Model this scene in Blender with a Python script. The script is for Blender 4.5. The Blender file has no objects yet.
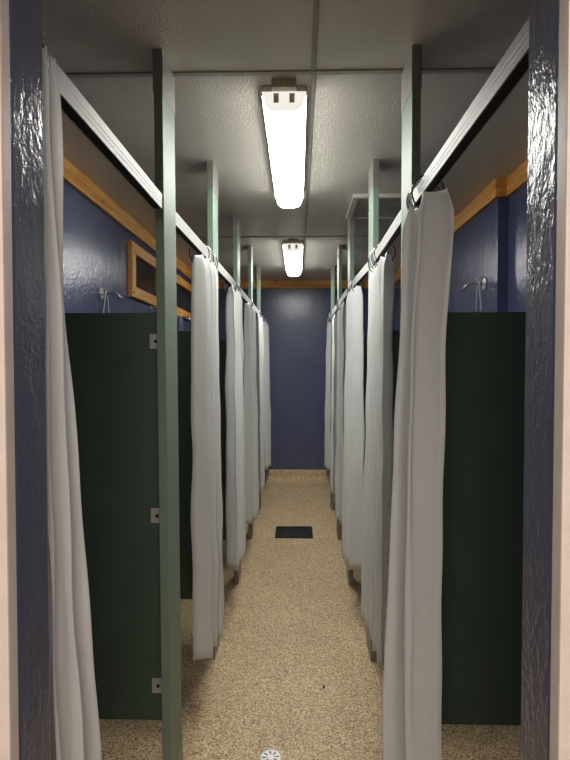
import bpy, bmesh, math, random
from mathutils import Vector, Matrix, noise

S = bpy.context.scene
C = S.collection
PI = math.pi
H = 2.38            # ceiling height
HC = 1.42           # eye height

# ------------------------------------------------------------------ helpers
def wloc(o):
    v = Vector((0, 0, 0))
    while o is not None:
        v += o.location
        o = o.parent
    return v

def obj(name, bm, m, parent=None, smooth=False, bevel=0, loc=None, label=None):
    """link a bmesh (world coordinates) as one mesh object"""
    base = Vector(loc) if loc is not None else Vector((0, 0, 0))
    if bevel:
        es = [e for e in bm.edges if len(e.link_faces) == 2 and e.calc_face_angle(0) > 0.6]
        bmesh.ops.bevel(bm, geom=es, offset=bevel, segments=2, affect='EDGES', profile=0.6)
    off = wloc(parent) if parent is not None else Vector((0, 0, 0))
    bmesh.ops.translate(bm, vec=-(off + base if parent is None else off), verts=bm.verts[:])
    me = bpy.data.meshes.new(name)
    bm.to_mesh(me)
    bm.free()
    if smooth:
        for p in me.polygons:
            p.use_smooth = True
    o = bpy.data.objects.new(name, me)
    C.objects.link(o)
    if parent is not None:
        o.parent = parent
    else:
        o.location = base
    if m is not None:
        me.materials.append(m)
    if label:
        o['label'] = label
    return o

def tag(o, label, cat, group=None):
    o['label'] = label
    o['category'] = cat
    if group:
        o['group'] = group
    return o

def thing(name, label, cat, loc, group=None):
    o = bpy.data.objects.new(name, None)
    o.empty_display_size = 0.1
    C.objects.link(o)
    o.location = loc
    return tag(o, label, cat, group)

def struct(name, bm, m, parent=None, label=None, cat=None, **k):
    o = obj(name, bm, m, parent, **k)
    if parent is None:
        o['kind'] = 'structure'
        if label:
            tag(o, label, cat)
    return o

def box(bm, x0, x1, y0, y1, z0, z1):
    x0, x1 = min(x0, x1), max(x0, x1)
    vs = [bm.verts.new((x, y, z)) for x in (x0, x1) for y in (y0, y1) for z in (z0, z1)]
    for f in ((0, 1, 3, 2), (4, 6, 7, 5), (0, 4, 5, 1), (2, 3, 7, 6), (0, 2, 6, 4), (1, 5, 7, 3)):
        bm.faces.new([vs[i] for i in f])
    bmesh.ops.recalc_face_normals(bm, faces=bm.faces[:])
    return vs

def nbox(*a):
    bm = bmesh.new()
    box(bm, *a)
    return bm

def cyl(bm, c, r, h, axis='Z', seg=24, r2=None):
    r2 = r if r2 is None else r2
    M = Matrix.Translation(c)
    if axis == 'X':
        M = M @ Matrix.Rotation(PI / 2, 4, 'Y')
    elif axis == 'Y':
        M = M @ Matrix.Rotation(-PI / 2, 4, 'X')
    bmesh.ops.create_cone(bm, cap_ends=True, segments=seg, radius1=r, radius2=r2, depth=h, matrix=M)

def tube(bm, pts, r, seg=10, closed=False, cap=True):
    """sweep a circle along points"""
    pts = [Vector(p) for p in pts]
    n = len(pts)
    rings = []
    up = Vector((0, 0, 1))
    prev = None
    for i, p in enumerate(pts):
        if closed:
            t = (pts[(i + 1) % n] - pts[i - 1]).normalized()
        else:
            t = (pts[min(i + 1, n - 1)] - pts[max(i - 1, 0)]).normalized()
        if prev is None:
            a = t.cross(up)
            if a.length < 1e-3:
                a = t.cross(Vector((1, 0, 0)))
            a.normalize()
        else:
            a = (prev - t * prev.dot(t)).normalized()
        prev = a
        b = t.cross(a)
        rr = r[i] if isinstance(r, (list, tuple)) else r
        rings.append([bm.verts.new(p + (a * math.cos(2 * PI * k / seg) + b * math.sin(2 * PI * k / seg)) * rr) for k in range(seg)])
    m = n if closed else n - 1
    for i in range(m):
        A, B = rings[i], rings[(i + 1) % n]
        for k in range(seg):
            bm.faces.new((A[k], A[(k + 1) % seg], B[(k + 1) % seg], B[k]))
    if cap and not closed:
        bm.faces.new(rings[0][::-1])
        bm.faces.new(rings[-1])
    bmesh.ops.recalc_face_normals(bm, faces=bm.faces[:])

def extrude_profile(bm, prof, p0, p1, side=None):
    """prof: list of (x,z); swept straight from p0 to p1 (y axis mostly)"""
    A = [bm.verts.new((p0[0] + x, p0[1], p0[2] + z)) for x, z in prof]
    B = [bm.verts.new((p1[0] + x, p1[1], p1[2] + z)) for x, z in prof]
    n = len(prof)
    for i in range(n):
        bm.faces.new((A[i], A[(i + 1) % n], B[(i + 1) % n], B[i]))
    bm.faces.new(A[::-1])
    bm.faces.new(B)
    bmesh.ops.recalc_face_normals(bm, faces=bm.faces[:])

# ------------------------------------------------------------------ materials
def lin(c):
    return tuple(((v / 255) / 12.92 if v / 255 <= 0.04045 else ((v / 255 + 0.055) / 1.055) ** 2.4) for v in c) + (1,)

class NT:
    def __init__(s, name):
        s.m = bpy.data.materials.new(name)
        s.m.use_nodes = True
        s.t = s.m.node_tree
        s.b = s.t.nodes['Principled BSDF']
        s.out = s.t.nodes['Material Output']
        s.tc = s.t.nodes.new('ShaderNodeTexCoord')
    def n(s, typ, **k):
        nd = s.t.nodes.new(typ)
        for a, v in k.items():
            if a.startswith('_'):
                setattr(nd, a[1:], v)
            else:
                nd.inputs[a.replace('__', ' ')].default_value = v
        return nd
    def l(s, a, b):
        s.t.links.new(a, b)
    def coords(s, scale=(1, 1, 1)):
        mp = s.n('ShaderNodeMapping', Scale=scale)
        s.l(s.tc.outputs['Object'], mp.inputs['Vector'])
        return mp.outputs['Vector']
    def noise(s, scale, detail=3, rough=0.5, vec=None, dist=0.0):
        nd = s.n('ShaderNodeTexNoise', Scale=scale, Detail=detail, Roughness=rough, Distortion=dist)
        s.l(vec if vec is not None else s.tc.outputs['Object'], nd.inputs['Vector'])
        return nd.outputs['Fac']
    def ramp(s, fac, stops, interp='LINEAR'):
        nd = s.n('ShaderNodeValToRGB')
        cr = nd.color_ramp
        cr.interpolation = interp
        while len(cr.elements) < len(stops):
            cr.elements.new(0.5)
        for e, (p, c) in zip(cr.elements, stops):
            e.position = p
            e.color = c
        s.l(fac, nd.inputs['Fac'])
        return nd.outputs['Color']
    def mix(s, fac, a, b, mode='MIX'):
        nd = s.n('ShaderNodeMix', _data_type='RGBA', _blend_type=mode)
        for i, v in ((0, fac), (6, a), (7, b)):
            if hasattr(v, 'is_output'):
                s.l(v, nd.inputs[i])
            else:
                nd.inputs[i].default_value = v
        return nd.outputs[2]
    def add(s, a, b, wa=1.0, wb=1.0):
        m1 = s.n('ShaderNodeMath', _operation='MULTIPLY')
        s.l(a, m1.inputs[0]); m1.inputs[1].default_value = wa
        m2 = s.n('ShaderNodeMath', _operation='MULTIPLY_ADD')
        s.l(b, m2.inputs[0]); m2.inputs[1].default_value = wb
        s.l(m1.outputs[0], m2.inputs[2])
        return m2.outputs[0]
    def bump(s, h, strength, dist):
        nd = s.n('ShaderNodeBump', Strength=strength, Distance=dist)
        s.l(h, nd.inputs['Height'])
        s.l(nd.outputs['Normal'], s.b.inputs['Normal'])
        return nd
    def base(s, c, rough=0.5, metal=0.0, spec=0.5):
        if hasattr(c, 'is_output'):
            s.l(c, s.b.inputs['Base Color'])
        else:
            s.b.inputs['Base Color'].default_value = c
        if hasattr(rough, 'is_output'):
            s.l(rough, s.b.inputs['Roughness'])
        else:
            s.b.inputs['Roughness'].default_value = rough
        s.b.inputs['Metallic'].default_value = metal
        s.b.inputs['Specular IOR Level'].default_value = spec
        return s

def m_plain(name, rgb, rough=0.5, metal=0.0, var=0.06, vscale=30, bump=0.0, bscale=200, spec=0.5, bdist=0.001):
    N = NT(name)
    c = lin(rgb)
    f = N.noise(vscale, 3)
    d = tuple(v * (1 - var) for v in c[:3]) + (1,)
    l_ = tuple(min(1, v * (1 + var)) for v in c[:3]) + (1,)
    N.base(N.ramp(f, [(0.3, d), (0.7, l_)]), rough, metal, spec)
    if bump:
        N.bump(N.noise(bscale, 2), bump, bdist)
    return N.m

def m_blue(name, rgb, drip=1.0, rough=0.22, sc=(26, 26, 5), bs=0.55):
    N = NT(name)
    c = lin(rgb)
    big = N.noise(2.2, 4, 0.6)
    col = N.ramp(big, [(0.3, tuple(v * 0.88 for v in c[:3]) + (1,)), (0.7, tuple(min(1, v * 1.1) for v in c[:3]) + (1,))])
    N.base(col, rough, 0, 0.55)
    streak = N.noise(1.0, 5, 0.6, N.coords(sc), 0.6)
    peel = N.noise(85, 3, 0.55)
    rid = N.ramp(streak, [(0.42, (0, 0, 0, 1)), (0.62, (1, 1, 1, 1))])
    h = N.add(rid, peel, 0.9 * drip, 0.8)
    N.bump(h, bs, 0.004)
    return N.m

def m_wood(name, scale):
    N = NT(name)
    v = N.coords(scale)
    g = N.noise(1.0, 6, 0.6, v, 1.0)
    col = N.ramp(g, [(0.30, lin((172, 108, 44))), (0.48, lin((214, 150, 70))), (0.7, lin((236, 184, 104)))])
    kn = N.n('ShaderNodeTexVoronoi', Scale=1.0, Randomness=1.0)
    N.l(N.coords(tuple(4.5 if s_ < 5 else 13 for s_ in scale)), kn.inputs['Vector'])
    k = N.ramp(kn.outputs['Distance'], [(0.06, (1, 1, 1, 1)), (0.14, (0, 0, 0, 1))])
    N.base(N.mix(k, col, lin((92, 48, 20))), 0.5)
    N.bump(g, 0.2, 0.002)
    return N.m

def m_floor():
    N = NT('speckled_floor_resin')
    v1 = N.n('ShaderNodeTexVoronoi', Scale=240.0)
    N.l(N.tc.outputs['Object'], v1.inputs['Vector'])
    sep = N.n('ShaderNodeSeparateColor')
    N.l(v1.outputs['Color'], sep.inputs['Color'])
    chips = N.ramp(sep.outputs['Red'], [(0.0, lin((112, 86, 64))), (0.09, lin((162, 132, 100))), (0.26, lin((204, 178, 142))),
                                        (0.55, lin((224, 202, 168))), (0.80, lin((244, 230, 204))), (0.94, lin((182, 152, 116)))], 'CONSTANT')
    big = N.noise(2.0, 4, 0.6)
    tint = N.ramp(big, [(0.3, (0.88, 0.83, 0.75, 1)), (0.65, (1, .97, .90, 1))])
    N.base(N.mix(1.0, chips, tint, 'MULTIPLY'), 0.42, 0, 0.4)
    N.bump(v1.outputs['Distance'], 0.25, 0.002)
    return N.m

def m_ceiling():
    N = NT('textured_grey_ceiling_panel')
    c = lin((206, 201, 192))
    big = N.noise(1.6, 3)
    N.base(N.ramp(big, [(0.3, tuple(v * 0.94 for v in c[:3]) + (1,)), (0.7, c)]), 0.25, 0, 0.6)
    N.bump(N.noise(150, 2, 0.5), 0.8, 0.004)
    return N.m

def m_vinyl(name, rgb):
    N = NT(name)
    N.base(lin(rgb), 0.36, 0, 0.45)
    w = N.noise(1.0, 4, 0.5, N.coords((16, 16, 7)), 0.8)
    N.bump(w, 0.4, 0.01)
    tr = N.n('ShaderNodeBsdfTranslucent', Color=lin((225, 226, 222)))
    mx = N.n('ShaderNodeMixShader', Fac=0.16)
    N.l(N.b.outputs[0], mx.inputs[1]); N.l(tr.outputs[0], mx.inputs[2])
    N.l(mx.outputs[0], N.out.inputs['Surface'])
    return N.m

def m_emit(name, rgb, strength, base=(240, 240, 236)):
    N = NT(name)
    N.base(lin(base), 0.3)
    N.b.inputs['Emission Color'].default_value = lin(rgb)
    rib = N.n('ShaderNodeTexWave', Scale=60.0, _bands_direction='Y')
    N.l(N.tc.outputs['Object'], rib.inputs['Vector'])
    N.b.inputs['Emission Strength'].default_value = strength
    N.bump(rib.outputs['Fac'], 0.2, 0.001)
    return N.m

LIGHT = 11.0
M = dict(
    floor=m_floor(), ceiling=m_ceiling(),
    blue=m_blue('glossy_slate_blue_paint', (77, 84, 117), .16, .07, (16, 16, 8), .55),
    blue_jamb=m_blue('thick_slate_blue_paint', (80, 84, 104), .35, 0.15, (34, 34, 20), .45),
    blue_jamb_smooth=m_blue('smoother_slate_blue_paint', (80, 85, 108), .35, 0.15, (24, 24, 10), .3),
    cream=m_plain('cream_door_paint', (226, 212, 200), 0.42, bump=0.15, bscale=60),
    outer=m_plain('cream_wall_paint', (205, 196, 184), 0.6, bump=0.15),
    batten=m_plain('grey_batten', (150, 147, 141), 0.45),
    wood_y=m_wood('knotty_pine_lengthwise', (26, 1.6, 26)),
    wood_x=m_wood('knotty_pine_crosswise', (1.6, 26, 26)),
    wood_z=m_wood('knotty_pine_upright', (26, 26, 1.6)),
    green=m_plain('hammered_sage_enamel', (118, 138, 122), 0.52, var=0.05, bump=0.5, bscale=260),
    panel=m_plain('dark_green_enamel', (74, 92, 80), 0.42, var=0.06, vscale=8, bump=0.1, bscale=220),
    shoe=m_plain('brown_grey_steel', (142, 139, 133), 0.45, 0.5, var=0.08),
    steel=m_plain('brushed_steel', (190, 190, 186), 0.45, 0.3, var=0.06),
    alu=m_plain('white_aluminium', (178, 177, 174), 0.5, 0.2, var=0.04),
    dark=m_plain('black_channel', (22, 20, 20), 0.5),
    chrome=m_plain('chrome', (214, 215, 217), 0.25, 0.85, var=0.03),
    vinyl=m_vinyl('white_vinyl', (224, 226, 226)),
    lens=m_emit('lit_prismatic_lens', (252, 252, 246), LIGHT),
    lens_side=m_emit('lit_lens_side', (252, 251, 244), 2.0),
    lens_end=m_emit('lit_clear_lens_end', (255, 250, 240), 0.25),
    housing=m_plain('beige_lamp_housing', (176, 166, 152), 0.45),
    socket=m_plain('grey_lamp_socket', (226, 222, 212), 0.5),
    screw=m_plain('brass_screw', (206, 186, 120), 0.35, 0.6),
    glass=m_plain('dark_window_glass', (34, 31, 36), 0.12, var=0.1),
    ventwhite=m_plain('vent_white_enamel', (206, 203, 196), 0.4),
    ventgrey=m_plain('vent_grille_grey', (196, 193, 187), 0.5),
    cord=m_plain('white_cord', (214, 214, 214), 0.7),
    black=m_plain('black_iron', (26, 23, 25), 0.45, 0.3, bump=0.2),
    drain=m_plain('pale_drain_metal', (214, 210, 205), 0.35, 0.3),
    rubber=m_plain('dark_bolt', (48, 46, 44), 0.4, 0.5),
    stone=m_plain('brown_pebble', (62, 44, 30), 0.7),
)

# ------------------------------------------------------------------ setting
XL, XR, XRN = -1.10, 1.035, 1.09       # side walls (right one steps in at y = 2.89)
YB, YR = 6.30, -1.6
# floor, rising a little towards the back wall
bm = bmesh.new()
ys = [YR, -0.5, 0.7, 2, 3.5, 5.0, 5.45, 5.7, 6.0, 6.2, YB + 0.1]
rows = []
for y in ys:
    t = max(0.0, (y - 5.45) / (6.2 - 5.45)); t = min(1, t)
    z = 0.078 * t * t * (3 - 2 * t)
    rows.append([bm.verts.new((x, y, z)) for x in (XL - .1, -.6, 0, .6, XRN + .1)])
low = [[bm.verts.new((v.co.x, v.co.y, -0.12)) for v in (r[0], r[-1])] for r in rows]
for a, b in zip(rows, rows[1:]):
    for i in range(4):
        bm.faces.new((a[i], a[i + 1], b[i + 1], b[i]))
struct('floor', bm, M['floor'])
struct('ceiling', nbox(XL - .1, XRN + .1, YR - .1, YB + .1, H, H + .1), M['ceiling'])
struct('wall_left', nbox(XL - .1, XL, YR, YB, 0, H), M['blue'])
bm = bmesh.new()
pr = [(XRN, YR), (XRN, 2.89), (XR, 2.89), (XR, YB), (XRN + .1, YB), (XRN + .1, YR)]
a = [bm.verts.new((x, y, 0)) for x, y in pr]; b = [bm.verts.new((x, y, H)) for x, y in pr]
for i in range(6):
    bm.faces.new((a[i], a[(i + 1) % 6], b[(i + 1) % 6], b[i]))
bm.faces.new(a); bm.faces.new(b)
bmesh.ops.recalc_face_normals(bm, faces=bm.faces[:])
struct('wall_right', bm, M['blue'])
struct('wall_back', nbox(XL - .1, XRN + .1, YB, YB + .1, 0, H), M['blue'])
struct('wall_rear', nbox(XL - .1, XRN + .1, YR - .1, YR, 0, H), M['outer'])
# front wall with the doorway the photo is taken through
JL, JR, Y0, Y1, DH = -0.365, 0.322, 0.70, 0.79, 2.06
bm = bmesh.new()
pr = [(XL, 0), (JL, 0), (JL, DH), (JR, DH), (JR, 0), (XRN, 0), (XRN, H), (XL, H)]
quads = [((XL, JL), (0, DH)), ((JR, XRN), (0, DH)), ((XL, XRN), (DH, H))]
pa = {}
def vv(x, y, z):
    k = (round(x, 4), round(y, 4), round(z, 4))
    if k not in pa:
        pa[k] = bm.verts.new(k)
    return pa[k]
a = [vv(x, Y0, z) for x, z in pr]; b = [vv(x, Y1, z) for x, z in pr]
bm.faces.new(a); bm.faces.new(b[::-1])
for i in range(8):
    j = (i + 1) % 8
    bm.faces.new((a[i], b[i], b[j], a[j]))
bmesh.ops.recalc_face_normals(bm, faces=bm.faces[:])
wf = struct('wall_front', bm, M['blue_jamb'], bevel=0.004)
wf.data.materials.append(M['blue_jamb_smooth'])
for p in wf.data.polygons:          # the left reveal is painted more smoothly
    if p.center.x < 0:
        p.material_index = 1
# cream door casing on the near side of the opening
struct('trim_1', nbox(JL - .11, JL - .0005, .676, Y0, 0, DH), M['cream'], bevel=.003, label='cream door casing at the left edge of the picture', cat='trim')
struct('trim_2', nbox(JR + .0005, JR + .11, .674, Y0, 0, DH), M['cream'], bevel=.003, label='cream door casing at the right edge of the picture', cat='trim')
struct('trim_3', nbox(JL - .11, JR + .11, .675, Y0, DH + .0005, DH + .1), M['cream'], bevel=.003)
# pine boards where walls meet ceiling
TH = .095
struct('trim_4', nbox(XL, XL + .022, Y1, YB, H - TH, H), M['wood_y'], bevel=.002)
bm = nbox(XR - .022, XR, 2.868, YB, H - TH, H)
box(bm, XR, XRN, 2.868, 2.8899, H - TH, H)
struct('trim_5', bm, M['wood_y'], bevel=.002)
struct('trim_6', nbox(XRN - .022, XRN, Y1, 2.867, H - TH, H), M['wood_y'], bevel=.002)
struct('trim_7', nbox(XL + .022, XR - .022, YB - .035, YB, H - .088, H), M['wood_x'], bevel=.002)
# ceiling panel joints
struct('trim_8', nbox(XL + .023, XRN - .05, 1.815, 1.838, H - .005, H), M['batten'], bevel=.0015)
struct('trim_9', nbox(XL + .023, XR - .023, 4.12, 4.143, H - .005, H), M['batten'], bevel=.0015)
struct('trim_10', nbox(.041, .056, Y1, 1.8145, H - .004, H), M['batten'], bevel=.0015)
struct('trim_11', nbox(.044, .059, 1.8385, 4.1195, H - .004, H), M['batten'], bevel=.0015)
struct('trim_12', nbox(.046, .061, 4.1435, YB - .036, H - .004, H), M['batten'], bevel=.0015)
# coved floor finish up the back wall
bm = bmesh.new()
prof = [(YB, .215), (YB - .012, .213), (YB - .018, .19), (YB - .022, .14), (YB - .034, .105), (YB - .06, .084), (YB - .085, .079), (YB - .09, .06), (YB, .06)]
a = [bm.verts.new((XL, y, z)) for y, z in prof]; b = [bm.verts.new((XR, y, z)) for y, z in prof]
n = len(prof)
for i in range(n):
    bm.faces.new((a[i], a[(i + 1) % n], b[(i + 1) % n], b[i]))
bm.faces.new(a); bm.faces.new(b)
bmesh.ops.recalc_face_normals(bm, faces=bm.faces[:])
struct('baseboard_back', bm, M['floor'])

# windows: dark panes in pine casings high on the left wall
def window(name, ya, yb, za, zb, mull=()):
    w = .085
    root = bpy.data.objects.new(name, None)
    C.objects.link(root)
    root.location = (XL, (ya + yb) / 2, za)
    root['kind'] = 'structure'
    bm = bmesh.new()
    t = .028
    box(bm, XL, XL + t, ya, yb, za, za + w * .85)
    box(bm, XL, XL + t, ya, yb, zb - w * .85, zb)
    obj('rail', bm, M['wood_y'], root, bevel=.002)
    bm = bmesh.new()
    box(bm, XL, XL + t, ya, ya + w, za + w * .85, zb - w * .85)
    box(bm, XL, XL + t, yb - w, yb, za + w * .85, zb - w * .85)
    for m_ in mull:
        box(bm, XL, XL + t - .006, m_ - .02, m_ + .02, za + w * .85, zb - w * .85)
    obj('stile', bm, M['wood_z'], root, bevel=.002)
    obj('pane', nbox(XL, XL + .006, ya + w, yb - w, za + w * .85, zb - w * .85), M['glass'], root, label='dark window glass')
    return root
tag(window('window_1', 3.545, 4.30, 1.865, 2.225), 'square dark window in a pine casing above the dark green panel', 'window')
tag(window('window_2', 4.62, 6.02, 1.865, 2.225), 'long dark window in a pine casing seen behind the second left curtain', 'window')

# ------------------------------------------------------------------ pilasters, rails, panels
PY = [1.685, 2.60, 3.515, 4.43, 5.345]
PL = [-.414, -.401, -.387, -.377, -.373]
PR = [.343, .351, .330, .326, .327]
PD = .165        # along the corridor
PT = .027        # thickness
ORD = ['first', 'second', 'third', 'fourth', 'fifth', 'sixth']
SIDE = {-1: 'left', 1: 'right'}
PLAB = {
    (-1, 0): 'tall green pilaster with brown shoe, standing free of curtains on the left',
    (1, 0): 'tall green pilaster rising behind the nearest grey curtain on the right',
}
for side, xs in ((-1, PL), (1, PR)):
    for i, (y, x) in enumerate(zip(PY, xs)):
        xi, xo = x, x + side * PT
        lab = PLAB.get((side, i), 'pale green pilaster, %s from the doorway in the %s row, behind a white curtain' % (ORD[i], SIDE[side]))
        t = thing('pilaster', lab, 'post', ((xi + xo) / 2, y + PD / 2, 0), 'green shower pilasters')
        obj('post', nbox(xi, xo, y, y + PD, .0, H - .002), M['green'], t, bevel=.002)
        e = .0018
        obj('ceiling_shoe', nbox(xi - side * e, xo + side * e, y - e, y + PD + e, H - .128, H - .0005), M['shoe'], t, bevel=.0012, label='brown grey steel shoe at the ceiling')
        obj('floor_shoe', nbox(xi - side * e, xo + side * e, y - e, y + PD + e, 0.0005, .105), M['shoe'], t, bevel=.0012, label='brown grey steel shoe at the floor')
        if i == 0 and side < 0:      # this post leans a little
            t.location.x += .016
            t.rotation_euler.y = -.016 / H

ZT, ZB = 1.586, .270
for side, xs in ((-1, PL), (1, PR)):
    for i, (y, x) in enumerate(zip(PY, xs)):
        xo = x + side * (PT + .006)
        if side < 0 and i == 0:
            xo = -.4368
        xw = XL + .002 if side < 0 else (XRN if i == 0 else XR) - .002
        if i == 0 and side > 0:
            xw = XRN - .002
        yc = y + PD / 2 - .03
        if i == 0:
            lab = 'dark green panel with three grey brackets beside the free-standing left post' if side < 0 else 'nearly black green panel between the nearest right curtain and the door jamb'
        else:
            lab = 'dark green divider panel, %s from the doorway on the %s, mostly hidden by curtains' % (ORD[i], SIDE[side])
        t = thing('partition_panel', lab, 'panel', ((xo + xw) / 2, yc + .0125, ZB), 'dark green shower dividers')
        obj('board', nbox(xo, xw, yc, yc + .025, ZB, ZT), M['panel'], t, bevel=.002)
        for zb_ in (1.495, .938, .385):
            bmk = bmesh.new()
            box(bmk, xo - side * .004, xo + side * .034, yc - .003, yc - .0002, zb_ - .024, zb_ + .024)
            br = obj('bracket', bmk, M['steel'], t, bevel=.001, label='grey steel bracket')
            bmk = bmesh.new()
            cyl(bmk, (xo + side * .014, yc - .0045, zb_), .0055, .004, 'Y', 12)
            obj('bolt', bmk, M['rubber'], br, label='dark bolt head')

RZ0, RZ1 = 1.896, 1.940
def rail(side, x0, y0, x1, y1, lab):
    t = thing('curtain_rail', lab, 'rail', ((x0 + x1) / 2 + side * .0145, (y0 + y1) / 2, RZ0), 'white aluminium curtain rails')
    s = side
    h = RZ1 - RZ0
    prof = [(0, 0), (0, .008), (s * .0006, .010), (s * .0006, .012), (0, .014), (0, .020), (s * .0006, .022), (s * .0006, .024), (0, .026), (0, h), (s * .029, h), (s * .029, 0),
            (s * .026, 0), (s * .026, h - .004), (s * .003, h - .004), (s * .003, 0)]
    bm = bmesh.new()
    extrude_profile(bm, prof, (x0, y0, RZ0), (x1, y1, RZ0))
    obj('channel', bm, M['alu'], t)
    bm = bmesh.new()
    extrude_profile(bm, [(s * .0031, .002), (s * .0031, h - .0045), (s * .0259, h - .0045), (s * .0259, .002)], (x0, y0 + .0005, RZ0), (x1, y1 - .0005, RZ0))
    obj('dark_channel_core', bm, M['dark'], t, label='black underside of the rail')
    return t
for side, xs in ((-1, PL), (1, PR)):
    o = side * .0005
    rail(side, xs[0] + side * .002 + o, Y1 + .001, xs[0] + o, PY[0] - .003, 'white aluminium rail crossing the open %s between door jamb and nearest post' % ('upper left' if side < 0 else 'upper right'))
    for i in range(4):
        rail(side, xs[i] + o, PY[i] + PD + .003, xs[i + 1] + o, PY[i + 1] - .003,
             'white rail between the %s and %s %s posts from the doorway' % (ORD[i], ORD[i + 1], SIDE[side]))
    rail(side, xs[4] + o, PY[4] + PD + .003, xs[4] + o, YB - .001, 'white rail from the last %s post to the back wall' % SIDE[side])

# ------------------------------------------------------------------ curtains
def curtain(side, railx, lab, top, bot, n, ph, zt, zb, at, ab, rings, seed, skew=0.0, u0=.38, u1=.97, waist=0.0):
    """top/bot = (y near, x near, y far, x far), x measured outwards from the corridor axis"""
    rnd = random.Random(seed)
    rows, cols = 46, n * 18 + 1
    jit = [rnd.uniform(-.35, .35) for _ in range(n + 2)]
    am = [rnd.uniform(.65, 1.25) for _ in range(n + 2)]
    dr = [rnd.uniform(-.9, .9) for _ in range(n + 2)]
    def lerp(a, b, t): return a + (b - a) * t
    def tab(arr, u):
        k = u * n; i = int(k); f = k - i; f = f * f * (3 - 2 * f)
        return lerp(arr[i], arr[min(i + 1, n + 1)], f)
    yc = (top[0] + top[2]) / 2; xc = railx
    t_ = thing('shower_curtain', lab, 'curtain', (side * xc, yc, zb), 'white vinyl shower curtains')
    bm = bmesh.new()
    grid = []
    def point(u, t):
        a = 2 * PI * n * u + ph + tab(jit, u) * 2 + tab(dr, u) * t * 1.0
        ease = t * t * (3 - 2 * t)
        y = lerp(lerp(top[0], bot[0], ease), lerp(top[2], bot[2], ease), u)
        x = lerp(lerp(top[1], bot[1], ease), lerp(top[3], bot[3], ease), u)
        x -= waist * (1 - u) * math.sin(PI * t)
        A = lerp(at, ab, min(1, t * 1.3)) * tab(am, u)
        A *= .5 + .5 * min(1.0, t / .035)
        s = 1 - 2 * math.sqrt(math.sin(a / 2) ** 2 + .006)      # broad rounded crests, narrow valleys
        # rounded, slightly flattened folds
        x += A * (s + .18 * math.sin(2.3 * a + 1) + .05)
        L = abs(lerp(top[2] - top[0], bot[2] - bot[0], ease)) / n
        y += L * .13 * math.sin(a)
        x += .004 * noise.noise((u * 5 + seed, t * 7, 0)) * 2
        z = lerp(zt, zb, t)
        z -= (1 - min(1, t / .05)) * .012 * (.5 + .5 * math.cos(a))
        z += skew * u * t
        z += .006 * t * math.sin(a * 1.0 + 1) 
        return Vector((side * x, y, z))
    for r in range(rows + 1):
        t = (r / rows)
        t = t ** 1.25
        grid.append([bm.verts.new(point(c / (cols - 1), t)) for c in range(cols)])
    for r in range(rows):
        for c in range(cols - 1):
            bm.faces.new((grid[r][c], grid[r][c + 1], grid[r + 1][c + 1], grid[r + 1][c]))
    bmesh.ops.recalc_face_normals(bm, faces=bm.faces[:])
    sh = obj('sheet', bm, M['vinyl'], t_, smooth=True)
    md = sh.modifiers.new('thickness', 'SOLIDIFY'); md.thickness = .0012; md.offset = 0
    # hanging rings, one per fold
    rx = railx + .0145
    for k in range(rings):
        u = u0 + (u1 - u0) * k / max(1, rings - 1)
        p = point(u, 0.0)
        yy = p.y
        tilt = rnd.uniform(-.5, .5)
        bm = bmesh.new()
        pts = []
        ha, hb = .044, .050
        cz = RZ1 + .003 - hb
        for q in range(28):
            an = 2 * PI * q / 28
            dx = ha * math.cos(an); dz = hb * math.sin(an)
            pts.append((side * rx + dx * math.cos(tilt), yy + dx * math.sin(tilt), cz + dz))
        tube(bm, pts, .0022, 8, closed=True)
        obj('ring', bm, M['chrome'] if k % 3 else M['rubber'], t_, smooth=True)
    return t_

G = 'white vinyl shower curtains'
# nearest pair
curtain(-1, .414, 'white curtain hanging against the left door jamb, cut by the left edge of the doorway',
        (.80, .388, .868, .388), (.85, .402, 1.04, .386), 2, 2.2, 1.905, .10, .010, .024, 4, 11, 0, .25, .95)
curtain(1, .343, 'broad grey-white curtain, nearest on the right, falling past the lower edge of the picture',
        (1.375, .350, 1.635, .322), (1.355, .358, 1.61, .250), 2, -.2, 1.868, .10, .030, .036, 8, 5, 0, .55, .98, .024)
# the second to the sixth on both sides
specL = [(2.60, .403, 2.18, .400, .375, .215, 4, 0.9, 21, .045), (3.515, .392, 3.12, .395, .362, .235, 4, 2.4, 33, .042),
         (4.43, .380, 4.02, .385, .352, .235, 3, 0.2, 46, .038), (5.345, .375, 4.95, .37, .350, .25, 3, 1.4, 58, .036), (6.26, .374, 5.86, .365, .345, .29, 3, 0.5, 64, .034)]
specR = [(2.60, .349, 2.18, .365, .340, .215, 4, 2.0, 73, .045), (3.515, .338, 3.12, .345, .315, .235, 4, 0.4, 81, .042),
         (4.43, .328, 4.02, .345, .318, .235, 3, 1.2, 95, .036), (5.345, .327, 4.95, .35, .338, .25, 3, 2.8, 104, .032), (6.26, .328, 5.86, .345, .330, .28, 3, 0.1, 117, .03)]
for side, sp in ((-1, specL), (1, specR)):
    for i, (py, rx, yn, xn, xf, zb, n, ph, seed, amp) in enumerate(sp):
        lab = 'white shower curtain bunched against the %s %s post from the doorway' % (ORD[i + 1], SIDE[side])
        if i == 4:
            lab = 'last white shower curtain on the %s, nearest the blue back wall' % SIDE[side]
        curtain(side, rx, lab, (yn + .02, xn, py - .035, xf + .012), (yn, xn - .004, py - .03, xf - .004), n, ph, 1.872 + .006 * i, zb, amp * .75, amp, 7, seed)

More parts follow.
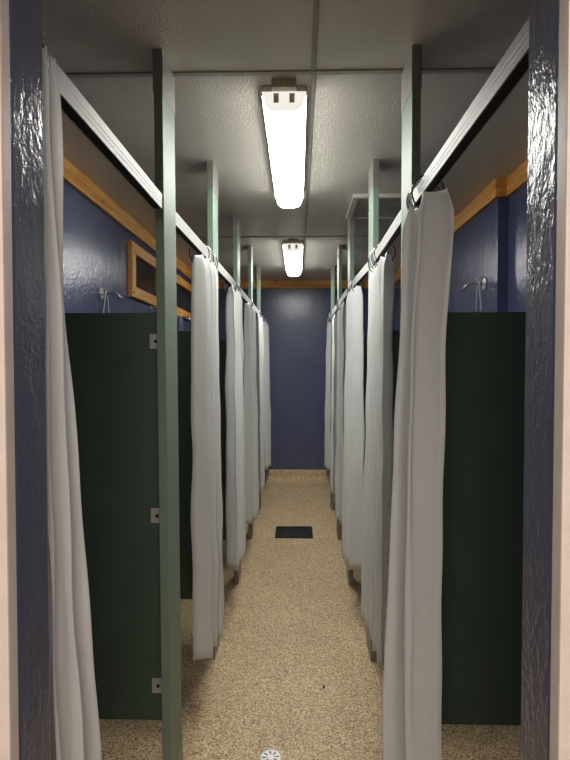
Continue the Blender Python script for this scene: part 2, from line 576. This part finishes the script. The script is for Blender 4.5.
# ------------------------------------------------------------------ ceiling lights
def fixture(x, ya, yb, lab):
    w = .076
    t = thing('ceiling_light', lab, 'light', (x, (ya + yb) / 2, H), 'fluorescent ceiling lights')
    obj('housing', nbox(x - .0775, x + .0775, ya + .013, yb - .005, H - .038, H - .0005), M['housing'], t, bevel=.006)
    obj('mount_bracket', nbox(x - .042, x + .042, ya - .03, ya + .0128, H - .029, H - .0005), M['housing'], t, bevel=.004)
    bm = bmesh.new()
    prof = []
    zt, zb, r = H - .030, H - .092, .045
    zl = H - .0385
    prof.append((-w, zt)); 
    for k in range(8):
        a = PI + (PI / 2) * k / 7
        prof.append((-w + .006 + r + r * math.cos(a), zb + r + r * math.sin(a)))
    for k in range(8):
        a = 1.5 * PI + (PI / 2) * k / 7
        prof.append((w - .006 - r + r * math.cos(a), zb + r + r * math.sin(a)))
    prof.append((w, zt))
    pl = [(-w, zl)] + prof[1:-1] + [(w, zl)]
    extrude_profile(bm, pl, (x, ya + .012, 0), (x, yb, 0))
    d = obj('diffuser', bm, M['lens'], t, label='glowing white lens')
    d.data.materials.append(M['lens_side'])
    for p in d.data.polygons:
        if p.normal.z > -.55:
            p.material_index = 1
    bm = bmesh.new()
    extrude_profile(bm, prof, (x, ya, 0), (x, ya + .0118, 0))
    cap = obj('end_cap', bm, M['lens_end'], t, label='clear end of the lens')
    for s in (-.027, .027):
        bm = bmesh.new()
        box(bm, x + s - .009, x + s + .009, ya - .0015, ya - .0001, H - .068, H - .036)
        obj('lamp_socket', bm, M['socket'], cap, bevel=.0005, label='grey lamp socket')
    bm = bmesh.new()
    cyl(bm, (x, ya - .0325, H - .018), .0075, .005, 'Y', 14)
    obj('screw', bm, M['screw'], t, smooth=False, label='pale brass screw')
    return t
fixture(-.048, 1.893, 3.06, 'long lit fluorescent light nearest the doorway, largest on the ceiling')
fixture(-.040, 4.24, 5.40, 'small distant lit fluorescent light near the back wall')

# ------------------------------------------------------------------ vent
VX0, VX1, VY0, VY1 = .308, .80, 3.11, 3.58
t = thing('ceiling_vent', 'white framed ceiling vent with metal mesh behind the right posts', 'vent', ((VX0 + VX1) / 2, (VY0 + VY1) / 2, H))
bm = bmesh.new()
fw = .035
for (a0, a1, b0, b1) in ((VX0, VX1, VY0, VY0 + fw), (VX0, VX1, VY1 - fw, VY1), (VX0, VX0 + fw, VY0 + fw, VY1 - fw), (VX1 - fw, VX1, VY0 + fw, VY1 - fw)):
    box(bm, a0, a1, b0, b1, H - .022, H - .0005)
obj('frame', bm, M['ventwhite'], t, bevel=.003)
obj('backing', nbox(VX0 + fw, VX1 - fw, VY0 + fw, VY1 - fw, H - .004, H - .0005), M['rubber'], t)
bm = bmesh.new()
step = .036
x0, x1, y0, y1 = VX0 + fw, VX1 - fw, VY0 + fw, VY1 - fw
k = -40
while k < 60:
    for sgn in (1, -1):
        # diagonal wire x = x0 + k*step + sgn*(y - y0)*.6 clipped to the frame
        pts = []
        for j in range(41):
            y = y0 + (y1 - y0) * j / 40
            x = x0 + k * step + sgn * (y - y0) * .6
            if x0 <= x <= x1:
                pts.append((x, y, H - .012 - .001 * sgn))
        if len(pts) > 1:
            tube(bm, [pts[0], pts[-1]], .0052, 5)
    k += 1
obj('mesh_grille', bm, M['ventgrey'], t, label='grey crossed wire mesh')

# ------------------------------------------------------------------ shower arms and cords
def shower(side, y, z, lab, length=.095):
    xw = XL if side < 0 else XR
    d = -side
    t = thing('shower_spout', lab, 'shower', (xw, y, z), 'chrome shower spouts')
    bm = bmesh.new()
    cyl(bm, (xw + d * .005, y, z), .034, .010, 'X', 28)
    obj('flange', bm, M['chrome'], t, bevel=.002)
    bm = bmesh.new()
    L = length
    pts = [(xw + d * (.008 + (L - .028) * q / 5), y, z + .004 * q / 5) for q in range(6)]
    ex = pts[-1]
    for q in range(1, 8):
        a = (PI * .27) * q / 7
        pts.append((ex[0] + d * .034 * math.sin(a), y, ex[2] - .034 * (1 - math.cos(a))))
    p = pts[-1]
    pts.append((p[0] + d * .014, y, p[2] - .016))
    tube(bm, pts, .0095, 12)
    obj('pipe', bm, M['chrome'], t, smooth=True)
    bm = bmesh.new()
    tube(bm, [pts[-1], (pts[-1][0] + d * .010, y, pts[-1][2] - .011)], .0125, 12)
    obj('nozzle', bm, M['chrome'], t, label='chrome nozzle tip')
    return t

def cord(side, y, z, lab, dx=.05, seed=0, w=.03):
    xw = XL if side < 0 else XR
    d = -side
    x = xw + d * dx
    rnd = random.Random(seed)
    bm = bmesh.new()
    pts = []
    # one strand up, over the pipe, and the other strand down
    for q in range(9):
        f = q / 8
        pts.append((x - d * w * (1 - f), y - .013 - .03 * (1 - f), z - .33 + .33 * f + 0.0))
    for q in range(1, 6):
        a = PI * q / 6
        pts.append((x, y - .013 * math.cos(a), z + .013 * math.sin(a)))
    for q in range(9):
        f = q / 8
        pts.append((x + d * (w * .35 * f + .004 * math.sin(5 * f)), y + .013, z - .30 * f))
    tube(bm, pts, .0022, 6)
    o = obj('cord', bm, M['cord'], None, smooth=True, loc=(x, y, z))
    return tag(o, lab, 'cord', 'white cords on the shower arms')
shower(-1, 3.04, 1.815, 'chrome shower arm on the left wall beside the shiny patch')
shower(-1, 4.07, 1.845, 'chrome shower arm under the square window, half behind the left post')
shower(-1, 5.0, 1.855, 'small chrome shower arm under the long window behind the left post')
shower(1, 3.07, 1.868, 'chrome shower arm on the right wall')
cord(-1, 3.04, 1.817, 'thin white cord looped over the nearest left shower arm', .035, 1)
cord(-1, 5.0, 1.857, 'thin white cord looped over the farthest left shower arm', .035, 2)
cord(1, 3.07, 1.870, 'thin white cord looped over the right shower arm', .04, 3, .02)

# ------------------------------------------------------------------ floor drain, grate, pebble
DX, DY, DR = -.098, 1.945, .042
t = thing('floor_drain', 'small round pale drain with radial slots at the lower edge', 'drain', (DX, DY, 0))
bm = bmesh.new()
seg = 96
def polar(r, a, z): return (DX + r * math.cos(a), DY + r * math.sin(a), z)
# strainer plate with ten open slots: sectors of rings left out
rr = [.004, .012, .030, .036, DR]
zz = .004
V = [[bm.verts.new(polar(r, 2 * PI * s / seg, zz - (.002 if r == DR else 0))) for s in range(seg)] for r in rr]
for i in range(len(rr) - 1):
    for s in range(seg):
        if i == 1 and (s % 12) < 4:
            continue
        bm.faces.new((V[i][s], V[i + 1][s], V[i + 1][(s + 1) % seg], V[i][(s + 1) % seg]))
bm.faces.new(V[0])
low = [bm.verts.new(polar(DR, 2 * PI * s / seg, .0002)) for s in range(seg)]
for s in range(seg):
    bm.faces.new((V[-1][s], low[s], low[(s + 1) % seg], V[-1][(s + 1) % seg]))
bmesh.ops.recalc_face_normals(bm, faces=bm.faces[:])
obj('strainer', bm, M['drain'], t)
bm = bmesh.new()
cyl(bm, (DX, DY, .0009), .034, .0012, 'Z', 40)
obj('sump', bm, M['dark'], t, label='dark hollow under the slots')

GX0, GX1, GY0, GY1 = -.190, .124, 4.46, 4.78
t = thing('floor_grate', 'square black grate set in the middle of the aisle floor', 'grate', ((GX0 + GX1) / 2, (GY0 + GY1) / 2, 0))
bm = bmesh.new()
f = .022
for (a0, a1, b0, b1) in ((GX0, GX1, GY0, GY0 + f), (GX0, GX1, GY1 - f, GY1), (GX0, GX0 + f, GY0 + f, GY1 - f), (GX1 - f, GX1, GY0 + f, GY1 - f)):
    box(bm, a0, a1, b0, b1, .0003, .007)
obj('rim', bm, M['black'], t, bevel=.001)
obj('pan', nbox(GX0 + f, GX1 - f, GY0 + f, GY1 - f, .0003, .0012), M['dark'], t)
for k in range(9):
    x = GX0 + f + .016 + k * (GX1 - GX0 - 2 * f - .032) / 8
    obj('bar', nbox(x - .006, x + .006, GY0 + f, GY1 - f, .0014, .0062), M['black'], t, bevel=.001)
bm = bmesh.new()
bmesh.ops.create_icosphere(bm, subdivisions=2, radius=.006, matrix=Matrix.Translation((.115, 2.385, .0035)))
for v in bm.verts:
    v.co.z = .0035 + (v.co.z - .0035) * .6
    v.co += Vector((noise.noise(v.co * 300) * .0015, 0, 0))
tag(obj('pebble', bm, M['stone'], None, smooth=True, loc=(.115, 2.385, 0)), 'tiny dark crumb lying on the tan floor right of the aisle middle', 'pebble')

# ------------------------------------------------------------------ light, world, camera
def area(name, loc, rot, sx, sy, power, col):
    d = bpy.data.lights.new(name, 'AREA')
    d.shape = 'RECTANGLE'; d.size = sx; d.size_y = sy; d.energy = power; d.color = col
    o = bpy.data.objects.new(name, d); C.objects.link(o)
    o.location = loc; o.rotation_euler = rot
    return o
area('outer_room_lamp', (0, -.75, H - .04), (0, 0, 0), 1.1, .3, 15, (1.0, .91, .83))

w = bpy.data.worlds.new('world'); S.world = w; w.use_nodes = True
w.node_tree.nodes['Background'].inputs['Color'].default_value = (.5, .48, .46, 1)
w.node_tree.nodes['Background'].inputs['Strength'].default_value = .05

cd = bpy.data.cameras.new('camera'); cam = bpy.data.objects.new('camera', cd); C.objects.link(cam)
cd.sensor_fit = 'VERTICAL'; cd.sensor_height = 24; cd.lens = 549 / 760 * 24
yaw = math.atan(13 / 549); pit = math.atan(15 / 549 * math.cos(yaw))
cam.location = (0, 0, HC)
cam.rotation_euler = (PI / 2 - pit, 0, yaw)
cd.clip_start = .02
S.camera = cam
S.view_settings.view_transform = 'Standard'
S.view_settings.look = 'None'
S.view_settings.gamma = 1
S.view_settings.use_curve_mapping = False
S.view_settings.exposure = 1.7
